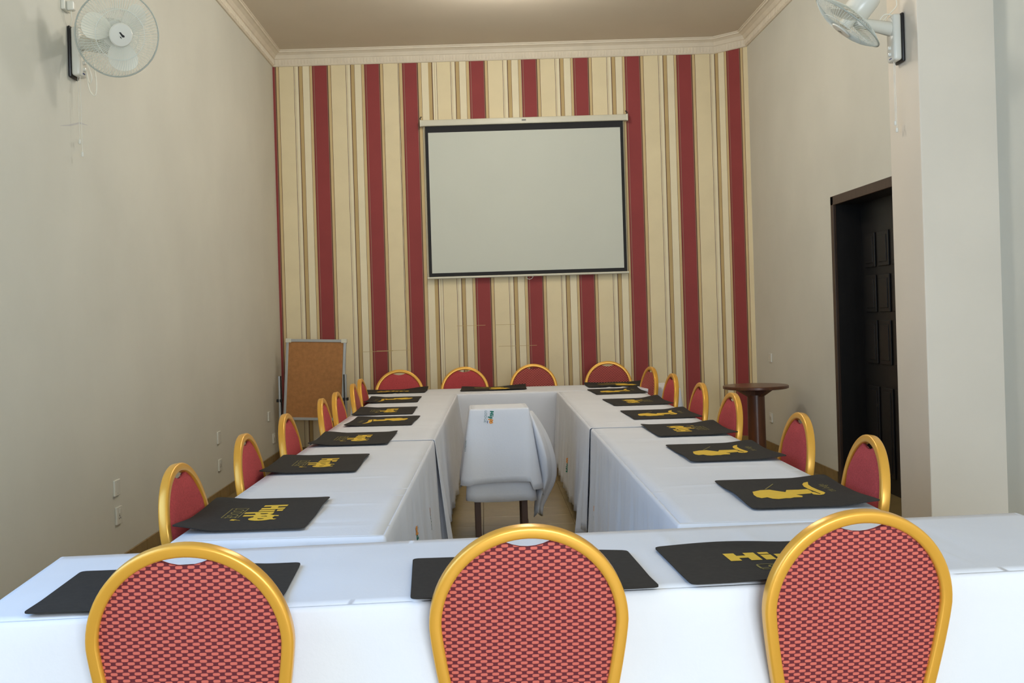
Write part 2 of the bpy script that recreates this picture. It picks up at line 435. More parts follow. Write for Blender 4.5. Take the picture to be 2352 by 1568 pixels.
# ------------------------------------------------------------------ ceiling lamps (above the frame)
def ceiling_lamp(x, y, label):
    t = thing('ceiling_light', label, 'ceiling light', (x, y, ZC), group='round ceiling lamps')
    obj('base', lathe(bmesh.new(), [(0, 0), (0.19, 0), (0.19, -0.02), (0.17, -0.03), (0, -0.03)], 32), M_WHITEP, t, True, 40)
    obj('diffuser', lathe(bmesh.new(), [(0.16, -0.03), (0.15, -0.07), (0.10, -0.10), (0, -0.115)], 32), M_LAMP, t, True)
    d = bpy.data.lights.new('lamp_glow', 'POINT'); d.energy = LAMP_POWER; d.color = LAMP_COLOR; d.shadow_soft_size = 0.14
    o = bpy.data.objects.new('lamp_glow', d); link(o, t); o.location = (0, 0, -0.30)
ceiling_lamp(0.30, 8.75, 'round white ceiling lamp above the projection screen end')
ceiling_lamp(0.30, 6.4, 'round white ceiling lamp over the middle of the tables')

# ------------------------------------------------------------------ tables and cloths
ZT = 0.72
def table(label, cx, cy, lx, ly, rot=0.0, group='folding tables under white cloths'):
    t = thing('conference_table', label, 'table', (cx, cy, 0), (0, 0, rot), group)
    obj('tabletop', B(-lx / 2 + 0.01, lx / 2 - 0.01, -ly / 2 + 0.01, ly / 2 - 0.01, ZT - 0.035, ZT - 0.006, bevel=0.004), M_WOODL, t)
    for sx in (-1, 1):
        for sy in (-1, 1):
            obj('leg', tube(bmesh.new(), [(sx * (lx / 2 - 0.10), sy * (ly / 2 - 0.08), 0.0), (sx * (lx / 2 - 0.10), sy * (ly / 2 - 0.08), ZT - 0.035)], 0.022, 10), M_LEG, t, True, 40)
    return t
def smooth(a, b, x):
    t = max(0.0, min(1.0, (x - a) / (b - a))); return t * t * (3 - 2 * t)
def cloth(name, label, cx, cy, lx, ly, rot, hems, seed, zt=ZT, cat='tablecloth', group=None, flare=0.02, amp=0.016, corner=0.05, cdrop=0.03, grow=0.0, wl=0.22, crease=True, lift=0.0, hemw=0.012):
    """hems: dict side -> drop length for 'S','E','N','W' (missing: no skirt on that side)"""
    rnd = random.Random(seed)
    bm = bmesh.new()
    hx, hy = lx / 2 + grow, ly / 2 + grow
    ins = 0.010
    ix, iy = hx - ins, hy - ins
    # top sheet
    nx, ny = (max(6, int(lx / 0.05)), max(6, int(ly / 0.012))) if ly > lx else (max(6, int(lx / 0.012)), max(6, int(ly / 0.05)))
    if not crease: nx = ny = 10
    cr = []
    if crease:
        long_y = ly > lx
        n_ = int(max(lx, ly) / 0.22)
        for k in range(n_):
            cr.append((rnd.uniform(-max(hx, hy), max(hx, hy)), rnd.uniform(0.0018, 0.0050) * rnd.choice((1, 1, -0.6)), rnd.uniform(0.010, 0.026), rnd.uniform(-0.14, 0.14), rnd.uniform(-0.2, 1.0)))
    def topz(x, y):
        z = 0.0
        a, c = (y, x) if ly > lx else (x, y)
        hw = hx if ly > lx else hy
        for p, h, wd, sl, ph in cr:
            d = a - p - sl * c
            z += h * math.exp(-(d / wd) ** 2) * (0.5 + 0.5 * math.sin(c * 4 + ph * 5))
        edge = min(ix - abs(x), iy - abs(y))
        z += 0.0015 * noise.noise(Vector((x * 3 + seed, y * 3, 0)))
        return zt + lift + max(-0.003, min(0.0042, z)) * smooth(0.03, 0.16, edge)
    g = [[bm.verts.new((-ix + 2 * ix * i / nx, -iy + 2 * iy * j / ny, topz(-ix + 2 * ix * i / nx, -iy + 2 * iy * j / ny))) for j in range(ny + 1)] for i in range(nx + 1)]
    for i in range(nx):
        for j in range(ny): bm.faces.new((g[i][j], g[i + 1][j], g[i + 1][j + 1], g[i][j + 1]))
    # perimeter with rounded corners: S, E, N, W counter-clockwise
    per = []
    corners = [(-ix, -iy), (ix, -iy), (ix, iy), (-ix, iy)]
    sides = 'SENW'; nrm = [(0, -1), (1, 0), (0, 1), (-1, 0)]
    s = 0.0
    for k in range(4):
        a, b = Vector(corners[k]), Vector(corners[(k + 1) % 4]); L = (b - a).length
        m_ = max(8, int(L / 0.022))
        for q in range(m_ + 1):
            p = a + (b - a) * (q / m_)
            dc = min(q / m_ * L, L - q / m_ * L)
            per.append((p.x, p.y, nrm[k][0], nrm[k][1], s + q / m_ * L, dc, sides[k], None))
        s += L
        k2 = (k + 1) % 4
        if sides[k] in hems and sides[k2] in hems:
            n0, n1 = nrm[k], nrm[k2]
            for q in range(1, 7):
                an = q / 7 * math.pi / 2
                n = (n0[0] * math.cos(an) + n1[0] * math.sin(an), n0[1] * math.cos(an) + n1[1] * math.sin(an))
                per.append((b.x, b.y, n[0], n[1], s + q * 0.004, 0.0, sides[k], sides[k2]))
            s += 0.03
    ph = [rnd.uniform(0, 6.28) for _ in range(6)]
    f0 = 2 * math.pi / wl
    def fold(s):
        a = math.sin(s * f0 + ph[0] + 1.7 * math.sin(s * 1.9 + ph[3])) * 0.55 + math.sin(s * f0 * 1.73 + ph[1] + 1.1 * math.sin(s * 3.1 + ph[4])) * 0.3 + math.sin(s * f0 * 0.41 + ph[2]) * 0.5
        return a
    ts = [0, 1, 2, 3] + [None] * 12
    prev = None; first = None
    def column(px, py, nx_, ny_, s, dc, sd, sd2):
        drop = hems[sd] if sd2 is None else (hems[sd] + hems[sd2]) / 2
        cf = math.exp(-(dc / 0.10) ** 2)
        drop = drop + cdrop * cf + hemw * math.sin(s * 2.3 + ph[5])
        pts = [(0.0, 0.0), (0.005, -0.002), (0.009, -0.006), (ins + 0.001, -0.012)]
        for k in range(1, 13):
            t = k / 12
            o = ins + 0.001 + flare * t + amp * (t ** 0.8) * (fold(s) + 0.35) + corner * cf * t
            o = max(o, ins + 0.001)
            pts.append((o, -0.012 - (drop - 0.012) * t))
        return [bm.verts.new((px + nx_ * o, py + ny_ * o, zt + lift + z)) for o, z in pts]
    cols = []
    for P in per:
        if P[6] not in hems: cols.append(None); continue
        cols.append(column(*P))
    N = len(cols)
    for i in range(N):
        a, b = cols[i], cols[(i + 1) % N]
        if a is None or b is None: continue
        if per[i][6] != per[(i + 1) % N][6] and per[i][7] is None and per[(i + 1) % N][7] is None and not (per[i][6] in hems and per[(i + 1) % N][6] in hems): continue
        for k in range(len(a) - 1): bm.faces.new((a[k], b[k], b[k + 1], a[k + 1]))
    bmesh.ops.remove_doubles(bm, verts=bm.verts, dist=0.0004)
    o = obj(name, bm, M_CLOTH, None, True, 50)
    o.location = (cx, cy, 0); o.rotation_euler = (0, 0, rot)
    md = o.modifiers.new('thickness', 'SOLIDIFY'); md.thickness = 0.0016; md.offset = 1
    return tag(o, label, cat, group)

FROT = math.atan2(0.205, 2.65)
FC = ((-1.226 + 1.591 - 1.145 + 1.338) / 4 + 0.09, (3.192 + 3.403 + 2.481 + 2.678) / 4 + 0.002)
FLX, FLY = 2.98, 0.715
table('folding table at the window end nearest the camera, under white cloth', FC[0], FC[1], FLX, FLY, FROT)
cloth('tablecloth', 'smooth white cloth over the table nearest the camera', FC[0], FC[1], FLX, FLY, FROT, dict(S=0.60, E=0.58, N=0.30, W=0.58), 3, amp=0.012, flare=0.015, wl=0.42, group='white tablecloths')
# left row: inner edge X -0.23 (far) to -0.315 (near)
LROT = -math.atan2(0.075, 6.0)
LXc = -0.62
def lrow(y): return LXc - 0.01 + (y - 6.3) * 0.0115
table('near folding table of the row along the fan wall, under white cloth', lrow(4.6), 4.62, 0.68, 2.50, LROT)
L_NEAR = cloth('tablecloth', 'white cloth on the near half of the fan wall row', lrow(4.7), 4.71, 0.68, 2.74, LROT, dict(E=0.60, S=0.14, W=0.20), 11, group='white tablecloths')
table('far folding table of the row along the fan wall, under white cloth', lrow(7.6), 7.60, 0.68, 3.30, LROT)
cloth('tablecloth', 'white cloth on the far half of the fan wall row', lrow(7.6), 7.60, 0.685, 3.42, LROT, dict(E=0.60, W=0.20), 12, lift=0.004, grow=0.004, flare=0.028, corner=0.035, group='white tablecloths')
# right row
table('near folding table of the row on the doorway side, under white cloth', 0.955, 4.83, 0.69, 2.80, -0.005)
R_NEAR = cloth('tablecloth', 'white cloth on the near half of the doorway side row', 0.955, 4.95, 0.70, 3.14, -0.005, dict(W=0.64, S=0.14, E=0.20), 21, group='white tablecloths', amp=0.020, wl=0.13)
table('far folding table of the row on the doorway side, under white cloth', 0.965, 7.72, 0.69, 2.90, -0.005)
R_FAR = cloth('tablecloth', 'white cloth on the far half of the doorway side row', 0.965, 7.72, 0.70, 2.98, -0.005, dict(W=0.62, E=0.20), 22, lift=0.004, grow=0.004, flare=0.022, corner=0.012, group='white tablecloths', amp=0.022, wl=0.13)
# far cross table
table('folding table below the projection screen, under white cloth', 0.27, 9.66, 2.84, 0.72, -0.02)
cloth('tablecloth', 'white cloth on the far table below the projection screen', 0.27, 9.66, 2.86, 0.74, -0.02, dict(S=0.53, E=0.50, N=0.20, W=0.5), 31, lift=0.002, amp=0.008, flare=0.01, wl=0.4, group='white tablecloths')

# ------------------------------------------------------------------ banquet chairs
CH_H, CH_W = 0.912, 0.235
CZ = CH_H - CH_W
REC = math.tan(R(9))
def half_w(z):
    if z >= CZ: return math.sqrt(max(0, CH_W ** 2 - (z - CZ) ** 2))
    return CH_W - 0.245 * (CZ - z) ** 1.3
def back_y(z): return -(z - 0.45) * REC
TW, TD = 0.0145, 0.017
def arch_path(inset, zlow, n_arc=40, n_side=14):
    pts = []
    for k in range(n_side):
        z = zlow + (CZ - zlow) * k / n_side
        pts.append((half_w(z) - inset, z))
    for k in range(n_arc + 1):
        a = math.pi * k / n_arc
        pts.append(((CH_W - inset) * math.cos(a), CZ + (CH_W - inset) * math.sin(a)))
    for k in range(n_side - 1, -1, -1):
        z = zlow + (CZ - zlow) * k / n_side
        pts.append((-(half_w(z) - inset), z))
    return pts
def arch_tube(bm, zlow):
    pts = arch_path(TW, zlow)
    P = [Vector((x, back_y(z), z)) for x, z in pts]
    nrm_d = Vector((0, math.cos(math.atan(REC)), math.sin(math.atan(REC))))
    sec = []
    r = 0.007
    for cx, cy, a0 in ((TW - r, TD - r, 0), (-(TW - r), TD - r, 90), (-(TW - r), -(TD - r), 180), (TW - r, -(TD - r), 270)):
        for q in range(4):
            an = R(a0 + q * 30); sec.append((cx + r * math.cos(an), cy + r * math.sin(an)))
    rings = []
    for i, p in enumerate(P):
        t = (P[min(i + 1, len(P) - 1)] - P[max(i - 1, 0)]).normalized()
        side = t.cross(nrm_d).normalized()
        d = nrm_d
        rings.append([bm.verts.new(p + side * a + d * b) for a, b in sec])
    n = len(sec)
    for a, b in zip(rings[:-1], rings[1:]):
        for k in range(n): bm.faces.new((a[k], a[(k + 1) % n], b[(k + 1) % n], b[k]))
    bm.faces.new(rings[0][::-1]); bm.faces.new(rings[-1])
    return bm
INW = CH_W - 2 * TW + 0.003
def panel(front):
    bm = bmesh.new()
    nc, nr = 36, 14
    zlow = 0.435
    def ztop(x):
        arch = CZ + math.sqrt(max(0, INW ** 2 - x * x))
        if abs(x) < 0.062:
            q = x / 0.062
            edge = CZ + math.sqrt(INW ** 2 - 0.062 ** 2)
            dip = (CZ + INW) - 0.026
            return dip + (edge - dip) * q * q
        return arch
    lim = half_w(zlow) - 2 * TW + 0.003
    def zbot(x):
        if abs(x) <= lim: return zlow
        lo_, hi_ = zlow, CZ
        for _ in range(24):
            m_ = (lo_ + hi_) / 2
            if half_w(m_) - 2 * TW + 0.003 < abs(x): lo_ = m_
            else: hi_ = m_
        return hi_
    xs = [-INW * math.cos(math.pi * i / nc) for i in range(nc + 1)]
    xs[0] += 0.0004; xs[-1] -= 0.0004
    g = []
    for x in xs:
        z0, z1 = zbot(x), max(ztop(x), zbot(x) + 0.0006)
        col = []
        for j in range(nr + 1):
            tt = 0.5 - 0.5 * math.cos(math.pi * j / nr)
            z = z0 + (z1 - z0) * tt
            ed = min(1 - abs(x) / (INW + 0.002), (z1 - z) / 0.2 + 0.02, (z - z0) / 0.2 + 0.02)
            bul = smooth(0, 0.22, max(0, ed))
            th = (0.006 + 0.012 * bul) if front else -(0.004 + 0.004 * bul)
            col.append(bm.verts.new((x, back_y(z) + th, z)))
        g.append(col)
    for i in range(nc):
        for j in range(nr): bm.faces.new((g[i][j], g[i + 1][j], g[i + 1][j + 1], g[i][j + 1]))
    # close the pad at its rim
    rim = [e for e in bm.edges if e.is_boundary]
    r = bmesh.ops.extrude_edge_only(bm, edges=rim)
    vv = [v for v in r['geom'] if isinstance(v, bmesh.types.BMVert)]
    for v in vv: v.co.y = back_y(v.co.z) + (0.0005 if front else -0.0005)
    return bm
def mesh_of(name, bm, material, smooth_=True, autos=45):
    o = obj(name, bm, material, None, smooth_, autos); me = o.data
    bpy.data.objects.remove(o); return me
ME_FRAME = mesh_of('back_frame', arch_tube(bmesh.new(), 0.41), M_GOLD, True, 35)
ME_FRONT_RED = mesh_of('backrest', panel(True), M_FABRIC)
ME_FRONT_WEAVE = mesh_of('backrest_weave', panel(True), M_WEAVE)
ME_BACK = mesh_of('back_panel', panel(False), M_WEAVE)
bm = B(-0.205, 0.205, 0.02, 0.43, 0.425, 0.485, bevel=0.026, seg=4)
ME_SEAT = mesh_of('seat', bm, M_FABRIC)
bm = bmesh.new(); 
tube(bm, [(-0.185, 0.03, 0.418), (0.185, 0.03, 0.418), (0.20, 0.41, 0.418), (-0.20, 0.41, 0.418)], 0.012, 8, closed=True)
ME_SFRAME = mesh_of('seat_frame', bm, M_GOLD)
ME_LEGS = []
for sx in (-1, 1):
    ME_LEGS.append(mesh_of('leg', tube(bmesh.new(), [(sx * 0.172, 0.0, 0.45), (sx * 0.178, -0.02, 0.30), (sx * 0.19, -0.075, 0.0)], 0.0125, 10), M_GOLD))
    ME_LEGS.append(mesh_of('leg', tube(bmesh.new(), [(sx * 0.19, 0.405, 0.43), (sx * 0.20, 0.42, 0.0)], 0.0125, 10), M_GOLD))
def chair(label, x, y, rot, group, weave=False):
    t = thing('banquet_chair', label, 'chair', (x, y, 0), (0, 0, R(rot)), group)
    objm('back_frame', ME_FRAME, t); objm('backrest', ME_FRONT_WEAVE if weave else ME_FRONT_RED, t); objm('back_panel', ME_BACK, t)
    objm('seat', ME_SEAT, t); objm('seat_frame', ME_SFRAME, t)
    for m_ in ME_LEGS: objm('leg', m_, t)
    return t
TOPB = -back_y(CH_H)      # how far the top of the back lies behind the chair origin
def place(label, xt, yt, rot, group, weave=False):
    a = R(rot)
    # origin so that the top of the arch comes to (xt, yt)
    return chair(label, xt - math.sin(a) * TOPB, yt + math.cos(a) * TOPB, rot, group, weave)
GF = 'gold arch-backed chairs'
place('checked-back gold chair in front of the near table, at its fan wall end', -0.685, 2.385, 1, GF)
place('checked-back gold chair in front of the near table, middle of the three', 0.088, 2.475, 3, GF)
place('checked-back gold chair in front of the near table, at its pillar end', 0.885, 2.535, 6, GF)
ordl = ['first', 'second', 'third', 'fourth', 'fifth', 'sixth', 'seventh']
for k, (x, y, a) in enumerate([(-1.10, 3.76, -92), (-1.075, 4.70, -90), (-1.07, 5.66, -90), (-1.035, 6.70, -88), (-1.02, 7.25, -90), (-1.015, 8.14, -88), (-1.03, 8.78, -90)]):
    extra = ' with darker checked backrest' if k == 5 else ''
    place(f'red backed gold chair{extra} along the fan wall, {ordl[k]} from the camera', x, y, a, GF, k == 5)
for k, (x, y, a) in enumerate([(1.435, 3.98, 88), (1.448, 4.90, 90), (1.435, 6.18, 92), (1.44, 7.10, 91), (1.45, 8.22, 92), (1.455, 9.32, 98)]):
    extra = ' with darker checked backrest' if k == 5 else ''
    place(f'red backed gold chair{extra} on the doorway side, {ordl[k]} from the camera', x, y, a, GF, k == 5)
for k, (x, y, a, wv) in enumerate([(-0.815, 10.14, 180, False), (-0.199, 10.33, 180, False), (0.472, 10.50, 180, True), (1.222, 10.62, 178, True)]):
    place(f"{'checked' if wv else 'red'} gold chair behind the far table, {ordl[k]} from the easel corner", x, y, a, GF, wv)

# ------------------------------------------------------------------ placemats with prints
ML, MW = 0.60, 0.43
def text_polys(txt, size):
    cu = bpy.data.curves.new('t', 'FONT'); cu.body = txt; cu.size = size; cu.align_x = 'CENTER'; cu.align_y = 'CENTER'; cu.resolution_u = 2
    o = bpy.data.objects.new('t', cu); C.objects.link(o)
    dg = bpy.context.evaluated_depsgraph_get(); dg.update()
    me = bpy.data.meshes.new_from_object(o.evaluated_get(dg))
    vs_ = [(v.co.x, v.co.y) for v in me.vertices]; fs = [tuple(p.vertices) for p in me.polygons]
    bpy.data.objects.remove(o); bpy.data.curves.remove(cu); bpy.data.meshes.remove(me)
    return vs_, fs
TXT = {}
def text_cache(t, s):
    if (t, s) not in TXT: TXT[(t, s)] = text_polys(t, s)
    return TXT[(t, s)]
def ring(cx, cy, rx, ry, hx, hy, n=20):
    """a ring as quads: outer ellipse and inner hole"""
    o = [(cx + rx * math.cos(2 * math.pi * k / n), cy + ry * math.sin(2 * math.pi * k / n)) for k in range(n)]
    i = [(cx + hx * math.cos(2 * math.pi * k / n), cy + hy * math.sin(2 * math.pi * k / n)) for k in range(n)]
    return [[o[k], o[(k + 1) % n], i[(k + 1) % n], i[k]] for k in range(n)]
def rect(x0, x1, y0, y1, sk=0.0):
    return [(x0 + sk * y0, y0), (x1 + sk * y0, y0), (x1 + sk * y1, y1), (x0 + sk * y1, y1)]
def hippo_polys():
    """the chunky wordmark: H i p p o, the last p and o standing as a round face with ears"""
    P = []
    P += [rect(-0.140, -0.110, 0.0, 0.085), rect(-0.085, -0.055, 0.0, 0.085), rect(-0.110, -0.085, 0.030, 0.055)]
    P += [rect(-0.045, -0.017, 0.0, 0.056), rect(-0.045, -0.017, 0.064, 0.085)]
    P += [rect(-0.007, 0.020, -0.042, 0.060)] + ring(0.024, 0.030, 0.032, 0.032, 0.013, 0.014)
    P += [rect(0.046, 0.072, -0.036, 0.040)] + ring(0.080, 0.040, 0.036, 0.036, 0.011, 0.011)
    P += ring(0.118, 0.036, 0.038, 0.042, 0.011, 0.011)
    P += [[(0.058, 0.066), (0.072, 0.066), (0.080, 0.090), (0.062, 0.088)], [(0.118, 0.070), (0.136, 0.064), (0.140, 0.086), (0.126, 0.092)]]
    return P
BODY = [(0.005, 0.139), (0.036, 0.103), (0.041, 0.068), (0.012, 0.05), (-0.019, 0.026), (0.024, 0.011), (0.023, -0.032), (0.029, -0.067), (-0.017, -0.069), (-0.062, -0.052), (-0.069, -0.023), (-0.076, 0.004), (-0.103, -0.01), (-0.13, -0.002), (-0.13, 0.027), (-0.144, 0.044), (-0.141, 0.06), (-0.153, 0.088), (-0.143, 0.105), (-0.114, 0.117), (-0.127, 0.14), (-0.104, 0.151), (-0.06, 0.151)]
BOAT = [(0.138, -0.081), (0.172, -0.096), (0.185, -0.116), (0.126, -0.1), (0.071, -0.096), (0.008, -0.099), (-0.039, -0.105), (-0.061, -0.104), (-0.088, -0.09), (-0.097, -0.076), (-0.091, -0.063), (-0.082, -0.055), (-0.023, -0.058), (-0.033, -0.071), (-0.082, -0.079), (-0.072, -0.083), (0.028, -0.072), (0.083, -0.071)]
ROD = [(0.053, 0.083), (0.169, 0.022), (0.160, 0.021), (0.052, 0.077)]
def print_mesh(name, polys, zf, material, parent, texts=()):
    bm = bmesh.new()
    for p in polys:
        v = [bm.verts.new((x, y, 0)) for x, y in p]
        bm.faces.new(v)
    bmesh.ops.triangulate(bm, faces=bm.faces[:])
    for (vv, ff), dx, dy in texts:
        w_ = [bm.verts.new((x + dx, y + dy, 0)) for x, y in vv]
        for f in ff:
            try: bm.faces.new([w_[i] for i in f])
            except ValueError: pass
    big = [e for e in bm.edges if e.calc_length() > 0.025]
    if big: bmesh.ops.subdivide_edges(bm, edges=big, cuts=2)
    bmesh.ops.triangulate(bm, faces=bm.faces[:])
    for v in bm.verts: v.co.z = zf(v.co.x, v.co.y) + 0.0012
    for f in bm.faces: 
        f.normal_update()
        if f.normal.z < 0: f.normal_flip()
    me = bpy.data.meshes.new(name); bm.to_mesh(me); bm.free(); me.materials.append(material)
    return objm(name, me, parent)
def placemat(label, cx, cy, rot, kind, seed, lifts, dx=0.0, group='black printed placemats'):
    """local u: reading direction, v: away from the reader; lifts: curl at the reader's edge (u-, u+), mid"""
    rnd = random.Random(seed)
    ph = rnd.uniform(0, 6.28)
    la, lb, lm = (0.55 * q for q in lifts)
    def zf(u, v):
        e = smooth(0.07, 0.215, -v)
        z = e * (la * smooth(0.02, 0.30, -u) + lb * smooth(0.02, 0.30, u) + lm * math.exp(-(u / 0.12) ** 2))
        e2 = smooth(0.15, 0.215, v)
        z += e2 * 0.006 * max(0, math.sin(u * 9 + ph))
        return 0.0035 + z + 0.0008 * math.sin(u * 14 + ph) * smooth(0, 0.2, abs(v))
    t = thing('placemat', label, 'placemat', (cx, cy, ZT + 0.0085), (0, 0, R(rot)), group)
    bm = bmesh.new(); nu, nv = 30, 22
    def corner_round(u, v):
        r = 0.018; au, av = abs(u) - (ML / 2 - r), abs(v) - (MW / 2 - r)
        if au > 0 and av > 0:
            d = max(au, av); h = math.hypot(au, av)
            if h > 0:
                k = d / h
                return math.copysign(ML / 2 - r + au * k, u), math.copysign(MW / 2 - r + av * k, v)
        return u, v
    us = [-ML / 2 + ML * (0.5 - 0.5 * math.cos(math.pi * i / nu)) for i in range(nu + 1)]
    vs2 = [-MW / 2 + MW * (0.5 - 0.5 * math.cos(math.pi * j / nv)) for j in range(nv + 1)]
    top = []; bot = []
    for u in us:
        ct, cb = [], []
        for v in vs2:
            a, b = corner_round(u, v); z = zf(a, b)
            ct.append(bm.verts.new((a, b, z))); cb.append(bm.verts.new((a, b, z - 0.003)))
        top.append(ct); bot.append(cb)
    for i in range(nu):
        for j in range(nv):
            bm.faces.new((top[i][j], top[i + 1][j], top[i + 1][j + 1], top[i][j + 1]))
            bm.faces.new((bot[i][j], bot[i][j + 1], bot[i + 1][j + 1], bot[i + 1][j]))
    for i in range(nu):
        for j in (0, nv): bm.faces.new((top[i][j], top[i + 1][j], bot[i + 1][j], bot[i][j]))
    for j in range(nv):
        for i in (0, nu): bm.faces.new((top[i][j], top[i][j + 1], bot[i][j + 1], bot[i][j]))
    obj('mat_sheet', bm, M_MAT, t, True, 60)
    if kind == 'word':
        o = print_mesh('yellow_print', hippo_polys(), zf, M_YEL, t); o['label'] = 'chunky yellow lettering with a round face'
        v5 = text_cache('LODGE', 0.058)
        fr = [rect(-0.088, 0.088, -0.050, -0.046), rect(-0.088, 0.088, -0.108, -0.104), rect(-0.088, -0.085, -0.108, -0.046), rect(0.085, 0.088, -0.108, -0.046)]
        print_mesh('faint_print', fr, zf, M_OLIVE, t, [(v5, 0.0, -0.077)])
        print_mesh('small_emblem', [[(0.115, -0.062), (0.135, -0.066), (0.142, -0.050), (0.125, -0.044)], [(0.128, -0.046), (0.134, -0.046), (0.146, -0.028), (0.142, -0.028)]], zf, M_YEL, t)
    else:
        o = print_mesh('yellow_print', [BODY, BOAT], zf, M_YEL, t); o['label'] = 'yellow figure in a curved canoe'
        print_mesh('rod_print', [ROD], zf, M_OLIVE, t)
        print_mesh('faint_print', [], zf, M_OLIVE, t, [(text_cache('the lodge', 0.042), 0.04, -0.140)])
    return t
GM = 'black printed placemats'
# left row: reader sits at the wall, u = -y
for k, (x, y, a, kd, lf) in enumerate([
        (-0.815, 3.75, -90, 'word', (0.020, 0.034, 0.004)), (-0.80, 5.02, -90, 'word', (0.012, 0.020, 0.003)), (-0.745, 6.02, -91, 'word', (0.022, 0.022, 0.004)),
        (-0.675, 7.00, -92, 'figure', (0.010, 0.016, 0.003)), (-0.73, 7.76, -90, 'word', (0.018, 0.010, 0.003)), (-0.76, 8.80, -90, 'figure', (0.022, 0.026, 0.002))]):
    what = 'yellow lettered' if kd == 'word' else 'canoe figure'
    placemat(f'black {what} placemat along the fan wall, {ordl[k]} from the camera', x, y, a, kd, 40 + k, lf)
for k, (x, y, a, kd, lf) in enumerate([
        (1.095, 3.86, 90, 'figure', (0.026, 0.020, 0.002)), (1.105, 5.01, 91, 'figure', (0.022, 0.020, 0.002)), (1.125, 5.99, 91, 'word', (0.014, 0.028, 0.002)),
        (1.125, 6.92, 91, 'figure', (0.010, 0.024, 0.002)), (1.12, 7.92, 92, 'word', (0.008, 0.034, 0.002)), (1.11, 9.02, 92, 'figure', (0.006, 0.030, 0.002))]):
    what = 'yellow lettered' if kd == 'word' else 'canoe figure'
    placemat(f'black {what} placemat on the doorway side, {ordl[k]} from the camera', x, y, a, kd, 60 + k, lf)
for k, (x, y, a, kd, lf) in enumerate([(-0.84, 9.80, 178, 'word', (0.045, 0.012, 0.0)), (0.075, 9.80, 179, 'figure', (0.035, 0.020, 0.0)), (1.225, 9.80, 181, 'figure', (0.040, 0.03, 0.02))]):
    placemat(f'black placemat on the far table, {ordl[k]} from the easel corner', x, y, a, kd, 80 + k, lf)
for k, (x, y, a, kd, lf, nm) in enumerate([(-0.815, 2.735, 3, 'word', (0.006, 0.012, 0.0), 'fan wall end'), (0.095, 2.765, 3, 'word', (0.004, 0.010, 0.0), 'middle'), (0.775, 2.825, 3, 'word', (0.004, 0.004, 0.018), 'pillar end')]):
    placemat(f'black placemat on the near table behind the {nm} chair', x, y, a, kd, 90 + k, lf)

# ------------------------------------------------------------------ small draped stand in the middle of the tables
SX, SY = 0.075, 6.90
t = thing('wooden_stand', 'small brown wooden stand under white cloths between the table rows', 'stand', (SX, SY, 0), (0, 0, 0.02))
obj('stand_top', B(-0.175, 0.175, -0.155, 0.155, 0.775, 0.805, bevel=0.004), M_WOODL, t)
for sx in (-1, 1):
    for sy in (-1, 1):
        x, y = sx * 0.148, sy * 0.130
        obj('leg', B(x - 0.019, x + 0.019, y - 0.019, y + 0.019, 0, 0.775, bevel=0.003), M_WOODL, t)
obj('stretcher', B(-0.148, 0.148, 0.12, 0.14, 0.20, 0.235, bevel=0.003), M_WOODL, t)
c1 = cloth('drape_cloth', 'long white cloth draped over the wooden stand, lower layer', SX + 0.005, SY, 0.36, 0.32, 0.02, dict(S=0.585, E=0.60, N=0.55, W=0.57), 51, zt=0.806, cat='cloth', flare=0.010, amp=0.005, corner=0.030, cdrop=-0.01, wl=0.20, crease=False, hemw=0.003)
c2 = cloth('drape_cloth', 'shorter white cloth with printed logo on top of the stand', SX + 0.005, SY, 0.376, 0.336, 0.02, dict(S=0.455, E=0.56, N=0.40, W=0.50), 54, zt=0.811, cat='cloth', flare=0.034, amp=0.006, corner=0.036, cdrop=0.0, wl=0.3, crease=False, hemw=0.010)
from mathutils.bvhtree import BVHTree
def cloth_logo(o, M, inward, sc):
    """green and orange wordmark printed on a cloth: local x reading direction, y up, laid onto the cloth along inward"""
    me = o.data; bvh = BVHTree.FromPolygons([v.co.copy() for v in me.vertices], [tuple(p.vertices) for p in me.polygons])
    d = Vector(inward).normalized()
    def flat(polys, m_, nm, texts=()):
        bm = bmesh.new()
        for p in polys: bm.faces.new([bm.verts.new((x * sc, y * sc, 0)) for x, y in p])
        for (vv, ff), dx, dy in texts:
            w_ = [bm.verts.new(((x + dx) * sc, (y + dy) * sc, 0)) for x, y in vv]
            for f in ff:
                try: bm.faces.new([w_[i] for i in f])
                except ValueError: pass
        bmesh.ops.transform(bm, matrix=M, verts=bm.verts)
        for v in bm.verts:
            h = bvh.ray_cast(v.co - d * 0.3, d)
            if h[0] is not None: v.co = h[0] - d * 0.0035
        return obj(nm, bm, m_, o)
    hp = hippo_polys()
    flat([p for p in hp if max(x for x, y in p) < 0.058], M_GREEN, 'green_logo')
    flat([p for p in hp if max(x for x, y in p) >= 0.058], M_ORANGE, 'orange_logo')
    flat([], M_TEAL, 'teal_logo', [(text_cache('LODGE', 0.085), 0.0, -0.10)])
    flat([rect(0.09, 0.15, -0.05, -0.035)], M_PURPLE, 'violet_logo')
